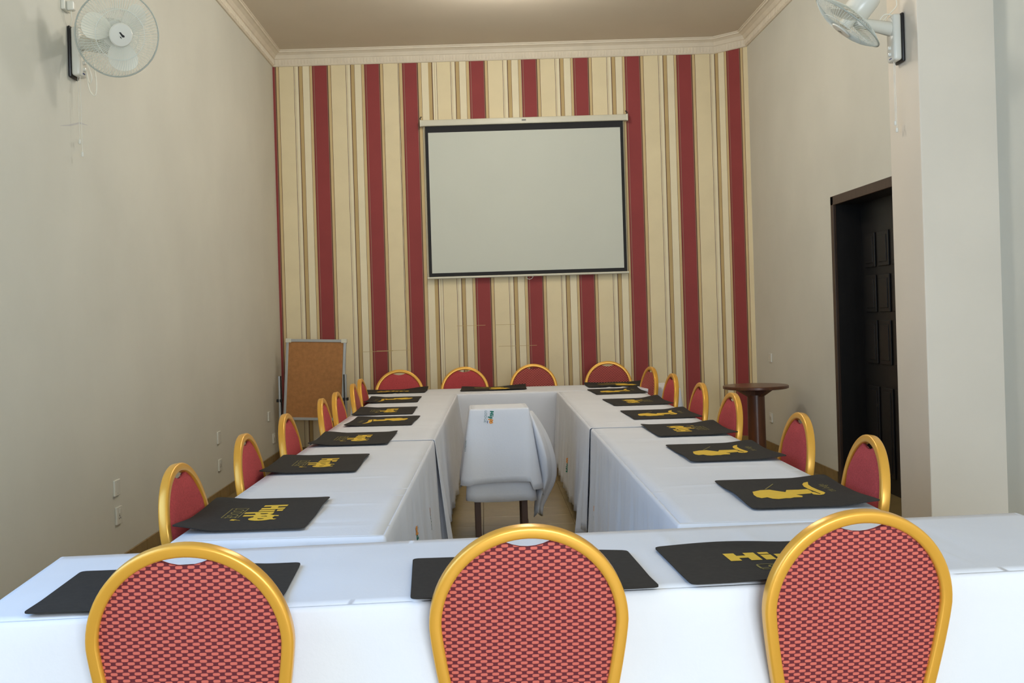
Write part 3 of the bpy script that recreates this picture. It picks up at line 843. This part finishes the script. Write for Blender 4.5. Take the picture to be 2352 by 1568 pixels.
# axes: x runs down the cloth, y to the side, on a plane facing -y
DOWN = Matrix(((0, 1, 0, 0), (0, 0, -1, 0), (-1, 0, 0, 0), (0, 0, 0, 1)))
UPW = Matrix(((0, -1, 0, 0), (0, 0, -1, 0), (1, 0, 0, 0), (0, 0, 0, 1)))
cloth_logo(c2, Matrix.Translation((-0.062, -0.20, 0.762)) @ DOWN @ Matrix.Rotation(R(-6), 4, 'Z'), (0, 1, 0), 0.27)
cloth_logo(c2, Matrix.Translation((-0.235, -0.16, 0.585)) @ Matrix.Rotation(R(-52), 4, 'Z') @ UPW, (0.62, 0.78, 0), 0.25)
def side_logo(o, yw, z, sgn):
    y = yw - o.location.y
    cloth_logo(o, Matrix.Translation((sgn * 0.36, y, z)) @ Matrix.Rotation(R(90 * sgn), 4, 'Z') @ UPW, (-sgn, 0, 0), 0.36)
side_logo(L_NEAR, 5.1, 0.44, 1); side_logo(L_NEAR, 4.4, 0.49, 1)
side_logo(R_NEAR, 5.93, 0.27, -1); side_logo(R_FAR, 7.84, 0.28, -1); side_logo(R_FAR, 9.05, 0.28, -1)
# loose bunch of cloth hanging at the doorway side of the stand
bm = bmesh.new(); rnd = random.Random(5)
n = 40; rows = []
for k in range(22):
    tt = k / 21; z = 0.78 - 0.66 * tt
    cxk = 0.192 + 0.095 * math.sin(min(1, tt * 1.25) * math.pi * 0.62) - 0.05 * smooth(0.6, 1, tt)
    rr = 0.022 + 0.050 * math.sin(min(1, tt * 1.1) * math.pi) ** 0.8 * (1 - 0.3 * tt) + 0.006 * tt
    rows.append([bm.verts.new((cxk + rr * 0.9 * math.cos(a) * (1 + 0.22 * math.sin(3 * a + 2.2 * tt) + 0.12 * math.sin(7 * a + 3 * tt)),
                               -0.05 + rr * 2.0 * math.sin(a) * (1 + 0.16 * math.sin(4 * a + 1.3)), z - 0.02 * math.sin(2 * a + 1) * tt)) for a in [2 * math.pi * q / n for q in range(n)]])
for a, b in zip(rows[:-1], rows[1:]):
    for q in range(n): bm.faces.new((a[q], a[(q + 1) % n], b[(q + 1) % n], b[q]))
bm.faces.new(rows[0]); bm.faces.new(rows[-1][::-1])
o = obj('hanging_fold', bm, M_CLOTH, c2, True); o['label'] = 'bunched hanging fold of cloth'
# ------------------------------------------------------------------ projection screen
t = thing('projection_screen', 'white roll-down projection screen with black border on the striped wall', 'screen', (0.48, YB, 0))
def sb(nm, x0, x1, y0, y1, z0, z1, m_, bv=0.0, par=None): return obj(nm, B(x0, x1, y0, y1, z0, z1, bevel=bv), m_, par or t, bool(bv), 40)
case = sb('screen_case', -1.07, 1.07, -0.085, -0.02, 3.378, 3.442, M_CASE, 0.010)
for sx in (-1, 1):
    sb('case_end_cap', sx * 1.07 - 0.008, sx * 1.07 + 0.008, -0.088, -0.018, 3.375, 3.445, M_CASE, 0.004, case)
    hk = bmesh.new(); tube(hk, [(sx * 1.065, -0.05, 3.442), (sx * 1.075, -0.05, 3.465), (sx * 1.065, -0.03, 3.485), (sx * 1.065, 0.0, 3.485)], 0.005, 6)
    obj('wall_hook', hk, M_LEG, t)
fab = sb('black_border', -1.027, 1.027, -0.056, -0.052, 1.812, 3.38, M_SBLACK)
sb('white_surface', -0.996, 0.996, -0.0580, -0.0565, 1.855, 3.312, M_SCREEN, 0, t)
bar = obj('bottom_bar', tube(bmesh.new(), [(-1.045, -0.055, 1.806), (1.045, -0.055, 1.806)], 0.012, 10), M_CASE, t, True, 40)
cd = bmesh.new(); tube(cd, [(-0.02, -0.058, 1.798), (-0.018, -0.06, 1.775), (0.01, -0.06, 1.762), (0.035, -0.06, 1.772), (0.05, -0.06, 1.790), (0.03, -0.058, 1.798)], 0.0028, 6)
obj('pull_cord', cd, M_WHITEP, t, True)
obj('case_badge', B(-0.022, 0.022, -0.0865, -0.084, 3.404, 3.420), mat('grey_badge', (120, 120, 112), 0.5), case)

# ------------------------------------------------------------------ easel board in the far corner
t = thing('easel_board', 'brown hardboard easel in a grey frame in the far corner', 'easel', (-1.72, 10.62, 0), (0, 0, R(-4)))
TI = Matrix.Rotation(R(-7), 4, 'X') @ Matrix.Rotation(R(2.2), 4, 'Y')
Mz = Matrix.Translation((0, 0, 0.42)) @ TI
def eb(nm, x0, x1, y0, y1, z0, z1, m_, bv=0.003): return obj(nm, B(x0, x1, y0, y1, z0, z1, bevel=bv, M=Mz), m_, t)
eb('board', -0.285, 0.285, -0.006, 0.006, 0.01, 0.775, M_CORK, 0.0)
eb('frame_bar', -0.305, -0.278, -0.014, 0.014, 0.0, 0.79, M_ALU); eb('frame_bar', 0.278, 0.305, -0.014, 0.014, 0.0, 0.79, M_ALU)
eb('frame_bar', -0.28, 0.28, -0.014, 0.014, 0.772, 0.80, M_ALU); eb('frame_bar', -0.28, 0.28, -0.014, 0.014, -0.01, 0.018, M_ALU)
eb('corner_cap', -0.312, -0.255, -0.017, 0.017, 0.765, 0.806, M_CASE); eb('corner_cap', 0.255, 0.312, -0.017, 0.017, 0.765, 0.806, M_CASE)
for sx in (-1, 1):
    obj('leg', tube(bmesh.new(), [(sx * 0.335, -0.02, 0.0), (sx * 0.335, -0.005, 0.86)], 0.012, 8), M_ALU, t, True, 40)
    obj('rail', B(sx * 0.318 - 0.004, sx * 0.318 + 0.004, -0.012, 0.012, 0.05, 0.86), M_LEG, t)
    obj('foot', B(sx * 0.335 - 0.014, sx * 0.335 + 0.014, -0.22, 0.20, 0.0, 0.02, bevel=0.004), M_ALU, t)
    obj('bracket', B(sx * 0.335 - 0.03, sx * 0.335 + 0.02, -0.02, 0.03, 0.60, 0.63, bevel=0.003), M_LEG, t)

# ------------------------------------------------------------------ round pedestal table
t = thing('pedestal_table', 'dark wooden round pedestal table near the chamfered corner', 'table', (2.355, 9.30, 0))
obj('tabletop', lathe(bmesh.new(), [(0, 0.695), (0.268, 0.695), (0.280, 0.700), (0.280, 0.719), (0.272, 0.725), (0, 0.725)], 48), M_WOOD, t, True, 35)
bm = bmesh.new()
for a in (0, 90):
    mm = Matrix.Rotation(R(a + 20), 4, 'Z')
    vv = [Vector(p) for p in ((-0.20, -0.02, 0.695), (0.20, -0.02, 0.695), (0.06, -0.02, 0.62), (-0.06, -0.02, 0.62))]
    f1 = [bm.verts.new(mm @ v) for v in vv]; f2 = [bm.verts.new(mm @ (v + Vector((0, 0.04, 0)))) for v in vv]
    bm.faces.new(f1); bm.faces.new(f2[::-1])
    for i in range(4): bm.faces.new((f1[i], f1[(i + 1) % 4], f2[(i + 1) % 4], f2[i]))
obj('bracket', bm, M_WOOD, t)
obj('column', lathe(bmesh.new(), [(0, 0.03), (0.078, 0.03), (0.076, 0.10), (0.074, 0.64), (0, 0.64)], 28), M_WOOD, t, True, 40)
obj('base', lathe(bmesh.new(), [(0, 0), (0.19, 0), (0.19, 0.02), (0.17, 0.035), (0.08, 0.05), (0, 0.05)], 36), M_WOOD, t, True, 35)

# ------------------------------------------------------------------ wall sockets and plates
def plate(name, label, cat, x, y, z0, z1, wd, nx, group, socket):
    t = thing(name, label, cat, (x, y, (z0 + z1) / 2), group=group)
    h = (z1 - z0) / 2
    xs = sorted((0.0, nx * 0.012))
    bod = obj('faceplate', B(xs[0], xs[1], -wd / 2, wd / 2, -h, h, bevel=0.003), M_WHITEP, t)
    if socket:
        a = sorted((nx * 0.012, nx * 0.016))
        obj('rocker_switch', B(a[0], a[1], -0.010, 0.010, h * 0.25, h * 0.72, bevel=0.001), M_WHITEP, bod)
        b_ = sorted((nx * 0.0118, nx * 0.0125))
        for yy, zz in ((-0.012, -0.3), (0.012, -0.3), (0.0, -0.02)):
            obj('pin_slot', B(b_[0], b_[1], yy - 0.0035, yy + 0.0035, h * zz - 0.006, h * zz + 0.004), M_BLACKP, bod)
    else:
        for zz in (-0.7, 0.7):
            a = sorted((nx * 0.0118, nx * 0.013))
            obj('screw', B(a[0], a[1], -0.003, 0.003, h * zz - 0.003, h * zz + 0.003), M_ALU, bod)
    return t
for k, (y, a0, a1, yb, b0, b1) in enumerate([(6.07, 0.44, 0.53, 6.09, 0.275, 0.375), (8.42, 0.455, 0.55, 8.43, 0.24, 0.33), (10.39, 0.44, 0.53, 10.59, 0.20, 0.295)]):
    plate('blank_plate', f'white blank plate low on the fan wall, {ordl[k]} from the camera', 'wall plate', XL, y, a0, a1, 0.09, 1, 'blank wall plates', False)
    plate('wall_socket', f'white switched socket low on the fan wall, {ordl[k]} from the camera', 'socket', XL, yb, b0, b1, 0.09, 1, 'wall sockets', True)
plate('blank_plate', 'white blank plate on the wall above the pedestal table', 'wall plate', XR, 10.3, 0.87, 0.955, 0.09, -1, 'blank wall plates', False)
plate('wall_socket', 'white switched socket on the wall behind the pedestal table', 'socket', XR, 10.34, 0.285, 0.375, 0.09, -1, 'wall sockets', True)

# ------------------------------------------------------------------ wall fans
def fan(label, base, nx, centre, axis, spin, cords):
    """base: middle of the back plate on the wall; centre, axis: the head (axis points where it blows)"""
    t = thing('wall_fan', label, 'fan', base, group='white wall fans')
    b0 = Vector(base)
    def xs(a, b): return sorted((nx * a, nx * b))
    p = xs(0.0, 0.018)
    obj('back_plate', B(p[0], p[1], -0.058, 0.058, -0.135, 0.135, bevel=0.010), M_BLACKP, t, True, 40)
    p = xs(0.016, 0.062)
    cov = obj('cover', B(p[0], p[1], -0.054, 0.054, -0.125, 0.130, bevel=0.014, seg=3), M_WHITEP, t, True, 40)
    for z in (-0.05, -0.085):
        k_ = lathe(bmesh.new(), [(0, 0), (0.012, 0), (0.010, 0.012), (0, 0.014)], 14, Matrix.Translation((nx * 0.062, 0, z)) @ Matrix.Rotation(nx * R(90), 4, 'Y'))
        obj('control_knob', k_, M_WHITEP, cov, True, 40)
    p = xs(0.0625, 0.0635)
    obj('blue_badge', B(p[0], p[1], -0.016, 0.016, -0.112, -0.106), mat('blue_badge', (40, 60, 120), 0.5), cov)
    ce = Vector(centre) - b0; ax = Vector(axis).normalized()
    motor_back = ce - ax * 0.19; joint = ce - ax * 0.10 + Vector((0, 0, -0.085))
    arm0 = Vector((nx * 0.05, 0, 0.055))
    d = (joint - arm0)
    bm = bmesh.new(); tube(bm, [arm0, arm0 + d * 0.5, joint], [0.040, 0.034, 0.026], 10); obj('arm', bm, M_WHITEP, t, True, 40)
    bm = bmesh.new(); tube(bm, [joint - Vector((0, 0.03, 0)), joint + Vector((0, 0.03, 0))], 0.026, 16); obj('pivot', bm, M_WHITEP, t, True, 40)
    bm = bmesh.new(); tube(bm, [joint, ce - ax * 0.10], 0.024, 10); obj('neck', bm, M_WHITEP, t, True, 40)
    # head frame: local z = axis
    q = ax.to_track_quat('Z', 'Y').to_matrix().to_4x4(); M = Matrix.Translation(ce) @ q
    obj('motor_housing', lathe(bmesh.new(), [(0, -0.20), (0.05, -0.198), (0.066, -0.185), (0.072, -0.16), (0.074, -0.06), (0.066, -0.045), (0, -0.045)], 28, M), M_WHITEP, t, True, 35)
    Rg = 0.212
    def cage(sign, name):
        bm = bmesh.new()
        def prof(r): return sign * (0.050 * (1 - ((r - 0.055) / (Rg - 0.055)) ** 2.4)) if r > 0.055 else sign * 0.05
        for k in range(80):
            a = 2 * math.pi * k / 80
            pts = []
            for i in range(9):
                r = 0.055 + (Rg - 0.055) * i / 8
                aa = a + (0.18 * (1 - i / 8) * sign)
                pts.append(M @ Vector((r * math.cos(aa), r * math.sin(aa), prof(r))))
            tube(bm, pts, 0.0011, 4)
        for r in (0.055, 0.125, Rg):
            tube(bm, [M @ Vector((r * math.cos(2 * math.pi * k / 48), r * math.sin(2 * math.pi * k / 48), prof(r))) for k in range(48)], 0.0016 if r < Rg else 0.0042, 5, closed=True)
        return obj(name, bm, M_WIRE, t, True)
    cage(1, 'front_grille'); cage(-1, 'rear_grille')
    bd = obj('centre_badge', lathe(bmesh.new(), [(0.058, 0.046), (0.060, 0.052), (0.055, 0.058), (0.02, 0.061), (0, 0.0615)], 32, M), M_WHITEP, t, True, 40)
    em = bmesh.new()
    for pts in ([(-0.014, 0.012), (-0.006, 0.014), (0.004, 0.004), (0.016, -0.002), (0.015, -0.010), (0.004, -0.010), (-0.006, 0.002)], [(-0.008, -0.006), (0.000, -0.012), (0.004, -0.018), (-0.006, -0.014)]):
        em.faces.new([em.verts.new(M @ Vector((x, y, 0.0625))) for x, y in pts])
    obj('badge_emblem', em, M_BLACKP, bd)
    obj('hub', lathe(bmesh.new(), [(0, -0.04), (0.034, -0.04), (0.036, 0.02), (0.028, 0.03), (0, 0.03)], 24, M), M_CREAMP, t, True, 40)
    for k in range(3):
        a = spin + 2 * math.pi * k / 3
        bm = bmesh.new(); N = 28; ring_t = []; ring_b = []
        ct, cb = None, None
        def P(rr, tt, dz):
            # rr radial, tt tangential, twist about the radial line
            z = tt * 0.38 + dz
            return M @ Vector((rr * math.cos(a) - tt * math.sin(a), rr * math.sin(a) + tt * math.cos(a), z - 0.005))
        ring = []
        for i in range(N):
            th = 2 * math.pi * i / N
            rr = 0.108 + 0.078 * math.cos(th)
            tt = (0.066 + 0.014 * math.cos(th)) * math.sin(th) + 0.016 * (rr - 0.03) / 0.15
            ring.append((rr, tt))
        for s_ in (0.0, 0.5, 1.0):
            pass
        for dz in (0.0015, -0.0015):
            c0 = bm.verts.new(P(0.108, 0.008, dz))
            mid = [bm.verts.new(P(0.108 + (r_ - 0.108) * 0.55, 0.008 + (t_ - 0.008) * 0.55, dz)) for r_, t_ in ring]
            out = [bm.verts.new(P(r_, t_, dz)) for r_, t_ in ring]
            for i in range(N):
                j = (i + 1) % N
                bm.faces.new((c0, mid[i], mid[j])); bm.faces.new((mid[i], out[i], out[j], mid[j]))
            if ct is None: ct = out
            else: cb = out
        for i in range(N): bm.faces.new((ct[i], ct[(i + 1) % N], cb[(i + 1) % N], cb[i]))
        obj('blade', bm, M_CREAMP, t, True, 50)
    for (dx, dy, L) in cords:
        bm = bmesh.new(); tube(bm, [(nx * dx, dy, -0.12), (nx * dx, dy, -0.12 - L)], 0.0016, 5)
        cdo = obj('pull_cord', bm, M_WHITEP, t)
        bm = bmesh.new(); lathe(bm, [(0, 0.0), (0.007, -0.002), (0.008, -0.022), (0.005, -0.026), (0, -0.026)], 12, Matrix.Translation((nx * dx, dy, -0.12 - L)))
        obj('cord_knob', bm, M_WHITEP, cdo, True, 40)
    bm = bmesh.new(); tube(bm, spline([(nx * 0.05, -0.02, 0.02), (nx * 0.09, -0.03, -0.06), (nx * 0.11, -0.02, -0.13), (nx * 0.09, 0.0, -0.16), (nx * 0.07, 0.01, -0.08), (nx * 0.08, 0.02, -0.18), (nx * 0.11, 0.02, -0.22), (nx * 0.12, 0.02, -0.15), (nx * 0.10, 0.02, 0.0)] if nx > 0 else
         [(nx * 0.03, -0.02, 0.12), (nx * 0.10, -0.03, 0.13), (nx * 0.13, -0.01, 0.08), (nx * 0.05, 0.01, 0.15), (nx * 0.01, 0.02, 0.20), (nx * 0.03, 0.02, 0.28), (nx * 0.005, 0.02, 0.34)]), 0.0035, 6)
    obj('power_cable', bm, M_CREAMP, t, True)
    return t
fan('white wall fan facing the camera on the plain wall', (XL, 5.60, 2.84), 1, (-1.815, 5.42, 2.885), (0.60, -0.78, -0.30), R(43), [(0.030, 0.0, 0.33), (0.050, -0.02, 0.40)])
fan('white wall fan seen edge-on, mounted on the pillar', (PX1, 5.90, 2.86), -1, (2.055, 5.88, 2.955), (-0.63, 0.20, -0.75), R(10), [(0.045, 0.0, 0.33), (0.03, 0.02, 0.365)])
# plug-in outlet above the left fan
t = thing('fan_outlet', 'small socket with white plug above the camera-facing fan', 'socket', (XL, 5.52, 3.09))
obj('faceplate', B(0.0, 0.018, -0.045, 0.045, -0.05, 0.05, bevel=0.003), M_WHITEP, t)
obj('plug', B(0.018, 0.055, -0.02, 0.02, -0.05, 0.0, bevel=0.008), M_WHITEP, t)
obj('flex', tube(bmesh.new(), [(0.035, 0.0, -0.05), (0.03, 0.02, -0.09), (0.012, 0.04, -0.12), (0.01, 0.05, -0.15)], 0.0035, 6), M_CREAMP, t, True)
